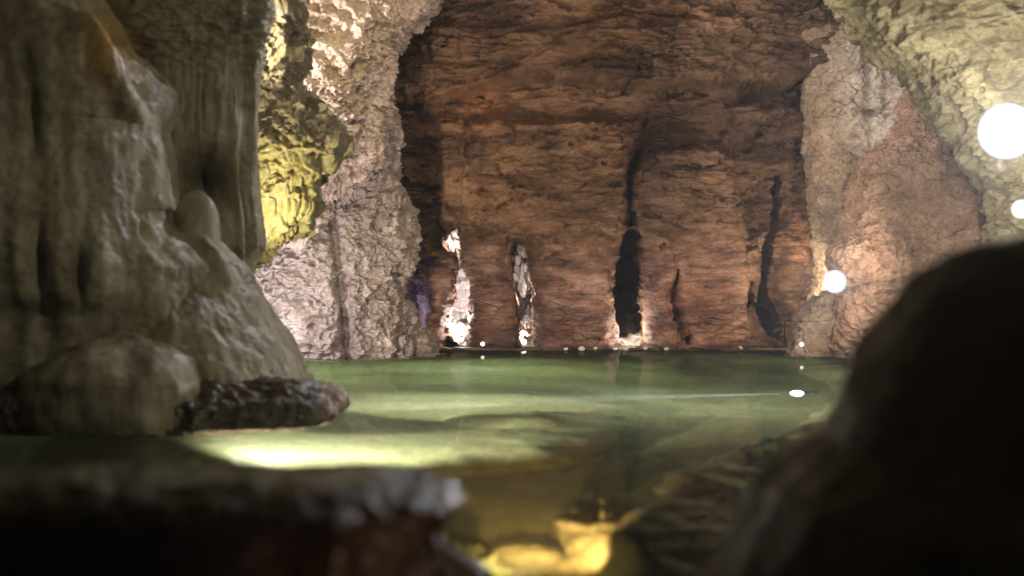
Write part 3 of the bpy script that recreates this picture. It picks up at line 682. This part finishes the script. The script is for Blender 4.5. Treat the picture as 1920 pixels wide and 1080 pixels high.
p6 = Wt(905, 645, 11.6); lamp_fixture(p6, (p6[0], 8, .2), .016, E_SMALL, 'tiny pinkish lamp at the far waterline left of centre')
p7 = Wt(1503, 646, 11.0); lamp_fixture(p7, (p7[0], 8, .2), .014, E_SMALL, 'tiny pinkish lamp at the waterline below the pale boulder')
light('lamp_or_fill_light', Wt(752, 590, 12.0), 2.2, (.45, .55, 1), r=0)
for k, (gx, gy, gd, rr, sc_, lb) in enumerate([
    (858, 636, 12.5, .13, (1, 1, 1.1), 'dazzling white rock filling the bottom of the first wall opening'),
    (847, 450, 12.35, .12, (.9, 1, 1.2), 'pale rough rock wedged in the top of the first wall opening'),
    (1190, 646, 12.35, .15, (1.1, .8, .55), 'cream rubble rock at the foot of the widest dark opening'),
    (985, 625, 12.4, .09, (.8, 1, 1), 'warm lit rock at the bottom of the second wall opening'),
    (982, 500, 12.5, .15, (.6, 1, 1.6), 'grey rock seen inside the top of the second wall opening')]):
    o = blob('rock', M_PALE, Wt(gx, gy, gd), rr, k*9.1+2, 90, sc_, rg=.55)
    tag(o, lb, 'rock')
for k, (bx, by, bz, br, sc_, lb) in enumerate([
    (.03, 4.5, -.72, .10, (1.3, 1, .7), 'pale smooth rock lying under water between the two yellow lit slopes'),
    (.3, 4.75, -.55, .19, (.8, 2.0, 1.2), 'amber lit rock under water at the bottom centre right of the pool'),
    (-.16, 4.25, -.62, .13, (1.1, 1.5, 1.1), 'narrow yellow lit rock under water beside the tip of the dark ledge')]):
    o = blob('submerged_rock', M_FLOOR, (bx, by, bz), br, 31.7+k*5, 90, sc_, rg=.35)
    tag(o, lb, 'rock')
# unseen lights: lamps inferred from lit rock, and fills added to brighten
light('lamp_or_fill_light', (-1.5, 8.6, .3), 80, (1, .9, .84), 'SPOT', .04, (-1.3, 11.2, .9), 90)       # pale buttress, from behind the flowstone
light('lamp_or_fill_light', (-3.2, 8.9, 1.2), 640, (1, .9, .84), 'SPOT', .05, (-1.2, 10.4, 2.6), 90)   # overhang
light('lamp_or_fill_light', (-1.5, 7.95, .75), 60, (1, .87, .52), 'SPOT', .04, (-1.45, 8.6, 1.8), 130)    # yellow outcrop from below
light('lamp_or_fill_light', (-1.15, 9.3, 2.2), 8, (1, .9, .4), r=0)
light('lamp_or_fill_light', (-1.75, 8.25, 2.1), 34, (1, .9, .5), 'SPOT', 0, (-1.3, 8.8, 2.4), 140)  # unseen fill added for the top of the outcrop
light('lamp_or_fill_light', (-1.8, 10.2, .35), 28, (1, .9, .86), r=.02)                                # lower left of the buttress
light('lamp_or_fill_light', (2.75, 9.6, .12), 135, WARM, 'SPOT', .05, (0.4, 12, 1.6), 95, .9)             # brown wall, low from the right
light('lamp_or_fill_light', (-1.5, 8.6, .1), 130, WARM, 'SPOT', .05, (.3, 12, 1.3), 70, .9)                # brown wall, low from the left
light('lamp_or_fill_light', (-.6, 8.0, 3.1), 80, (1, .8, .55), 'SPOT', .06, (-.3, 12, 1.8), 80, .9)  # unseen fill added to brighten the upper wall
light('lamp_or_fill_light', (1.7, 3.6, 2.6), 125, (1, .9, .68), 'SPOT', .08, (-1.7, 7, 1.1), 46, 1)       # flowstone from the right
light('lamp_or_fill_light', (.6, 9.6, 3.2), 200, COOL, 'SPOT', .05, (-1.4, 7, 1.0), 45, .8)                # rim light on the flowstone
light('lamp_or_fill_light', (.9, 6.0, 3.0), 90, COOL, 'SPOT', .03, (-.16, 2.5, .2), 8, .8)                # unseen light added for glints on the near ledge
light('lamp_or_fill_light', (.9, 8.6, 3.1), 130, (1, .92, .84), 'SPOT', .04, (2.9, 11.8, 2.3), 50, .8)            # unseen light added to brighten the white calcite on the pillar
light('lamp_or_fill_light', (.5, 1.5, .3), 12, (1, .8, .6), 'SPOT', .03, (-.5, 3.0, .15), 46, 1)               # unseen light added to brighten the broken rock below the ledge
# underwater
light('lamp_or_fill_light', (-1.05, 5.4, -.08), 330, (1, .95, .72), 'SPOT', 0, (-.25, 8.0, -.36), 88, .6)
light('lamp_or_fill_light', (-1.05, 6.5, -.08), 3800, (1, .96, .76), 'SPOT', 0, (.0, 8.8, -.28), 105, 1)
light('lamp_or_fill_light', (.0, 3.95, -.45), 60, (1, .56, .2), 'SPOT', 0, (.27, 4.7, -.5), 75)
light('lamp_or_fill_light', (.08, 3.95, -.5), 9, (1, .8, .3), 'SPOT', 0, (-.12, 4.4, -.5), 75)
light('lamp_or_fill_light', (2.5, 6.0, -.1), 80, (1, .97, .6), r=0)
light('lamp_or_fill_light', (-1.9, 9.6, -.1), 45, (.95, 1, .7), r=0)  # this and the next: unseen fills added to lighten the far water
light('lamp_or_fill_light', (2.8, 9.4, -.15), 45, (.95, 1, .7), r=0)

def sweep(pts, r, n=6):
    V = []; Fs = []; P = [Vector(a) for a in pts]
    for k, a in enumerate(P):
        t = (P[min(k+1, len(P)-1)]-P[max(k-1, 0)]).to_track_quat('Z', 'Y')
        V += [tuple(a+t @ Vector((r*math.cos(6.2832*j/n), r*math.sin(6.2832*j/n), 0))) for j in range(n)]
    for k in range(len(P)-1): Fs += [(k*n+j, k*n+(j+1) % n, (k+1)*n+(j+1) % n, (k+1)*n+j) for j in range(n)]
    return V, Fs
light('lamp_or_fill_light', (-.5, 7.4, -.05), 150, (1, .95, .7), 'SPOT', 0, (-.1, 8.1, -.6), 140, 1)  # unseen light added to brighten the far part of the shelf
light('lamp_or_fill_light', (.75, 8.2, -.06), 14, (.95, 1, .8), r=0)  # unseen fill without a fixture, added to light the pool floor
light('lamp_or_fill_light', (-.2, 9.9, -.06), 12, (.95, 1, .8), r=0)  # second unseen floor fill, also without a fixture
light('lamp_or_fill_light', (.2, 8.5, 3.1), 55, (1, .8, .6), 'SPOT', .04, (-1.05, 12, 1.2), 40, 1)  # unseen fill added to lift the dark left recess of the wall
# small stand beside the crack
st = empty('lamp_stand', Wt(1471, 645, 11.3)); b0 = Vector(st.location)
def rod(a, b, r, n=8):
    a, b = Vector(a), Vector(b); q = (b-a).to_track_quat('Z', 'Y'); V, Fs = cyl(r, r, (b-a).length, n)
    return [tuple(q @ Vector(v)+a) for v in V], Fs
def lp(px, py, d=11.3): return tuple(Vector(Wt(px, py, d))-b0)
pymesh('post', rod(lp(1471, 648), lp(1471, 598), .007), M_METAL, st)
for a_, b_ in (((1456, 606), (1471, 600)), ((1460, 632), (1471, 628))): pymesh('crossbar', rod(lp(*a_), lp(*b_), .005), M_METAL, st)
pymesh('lamp_head', rod(lp(1450, 622), lp(1464, 616), .02, 14), M_METAL, st)
pymesh('footing', rod(lp(1478, 652, 11.2), lp(1545, 650, 11.2), .02, 10), M_METAL, st)
tag(st, 'thin dark metal lamp stand at the foot of the long wall crack', 'lamp stand')
cb = pymesh('cable', sweep([Wt(1471, 600, 11.3), Wt(1485, 602, 11.1), Wt(1500, 603, 11.0), Wt(1530, 603, 10.9), Wt(1558, 600, 10.9), Wt(1564, 590, 10.85), Wt(1566, 545, 10.8)], .003), M_METAL, None)
tag(cb, 'thin cable stretched from the lamp stand to the shining lamp', 'cable')

def haze():  # thin haze added to give the lamps a bloom-like halo
    m = bpy.data.materials.new('bloom_haze'); m.use_nodes = True; N = m.node_tree.nodes; N.clear()
    o = N.new('ShaderNodeOutputMaterial'); v = N.new('ShaderNodeVolumePrincipled'); v.inputs['Density'].default_value = HZ; v.inputs['Color'].default_value = (.9, .9, .95, 1)
    v.inputs['Anisotropy'].default_value = .6
    m.node_tree.links.new(v.outputs[0], o.inputs['Volume'])
    x0, x1, y0, y1, z0, z1 = -6, 6.5, -4, 19, -3, 5.2
    V = [(x0,y0,z0),(x1,y0,z0),(x1,y1,z0),(x0,y1,z0),(x0,y0,z1),(x1,y0,z1),(x1,y1,z1),(x0,y1,z1)]
    h = mesh_obj('haze', V, [(3, 2, 1, 0), (4, 5, 6, 7), (0, 1, 5, 4), (1, 2, 6, 5), (2, 3, 7, 6), (3, 0, 4, 7)], m, smooth=False); h['kind'] = 'stuff'
HZ = .0032
haze()
# ------------------------------------------------------------------ world, camera
w = bpy.data.worlds.new('World'); SC.world = w; w.use_nodes = True
w.node_tree.nodes['Background'].inputs[0].default_value = (.5, .42, .3, 1); w.node_tree.nodes['Background'].inputs[1].default_value = .02
cam = bpy.data.cameras.new('camera'); co = bpy.data.objects.new('camera', cam); COL.objects.link(co)
co.location = CAM; co.rotation_euler = (math.radians(90)-PITCH, 0, 0)
cam.sensor_width = 36; cam.lens = F/1920*36; cam.clip_end = 100; cam.clip_start = .05
cam.dof.use_dof = True; cam.dof.focus_distance = 12; cam.dof.aperture_fstop = 1.4
SC.camera = co
SC.view_settings.view_transform = 'Standard'; SC.view_settings.look = 'None'; SC.view_settings.exposure = .12; SC.view_settings.gamma = 1
cy = SC.cycles
cy.use_denoising = True
cy.max_bounces = 6; cy.diffuse_bounces = 3; cy.glossy_bounces = 3; cy.transmission_bounces = 5; cy.volume_bounces = 0
cy.caustics_reflective = False; cy.caustics_refractive = False; cy.sample_clamp_indirect = 3
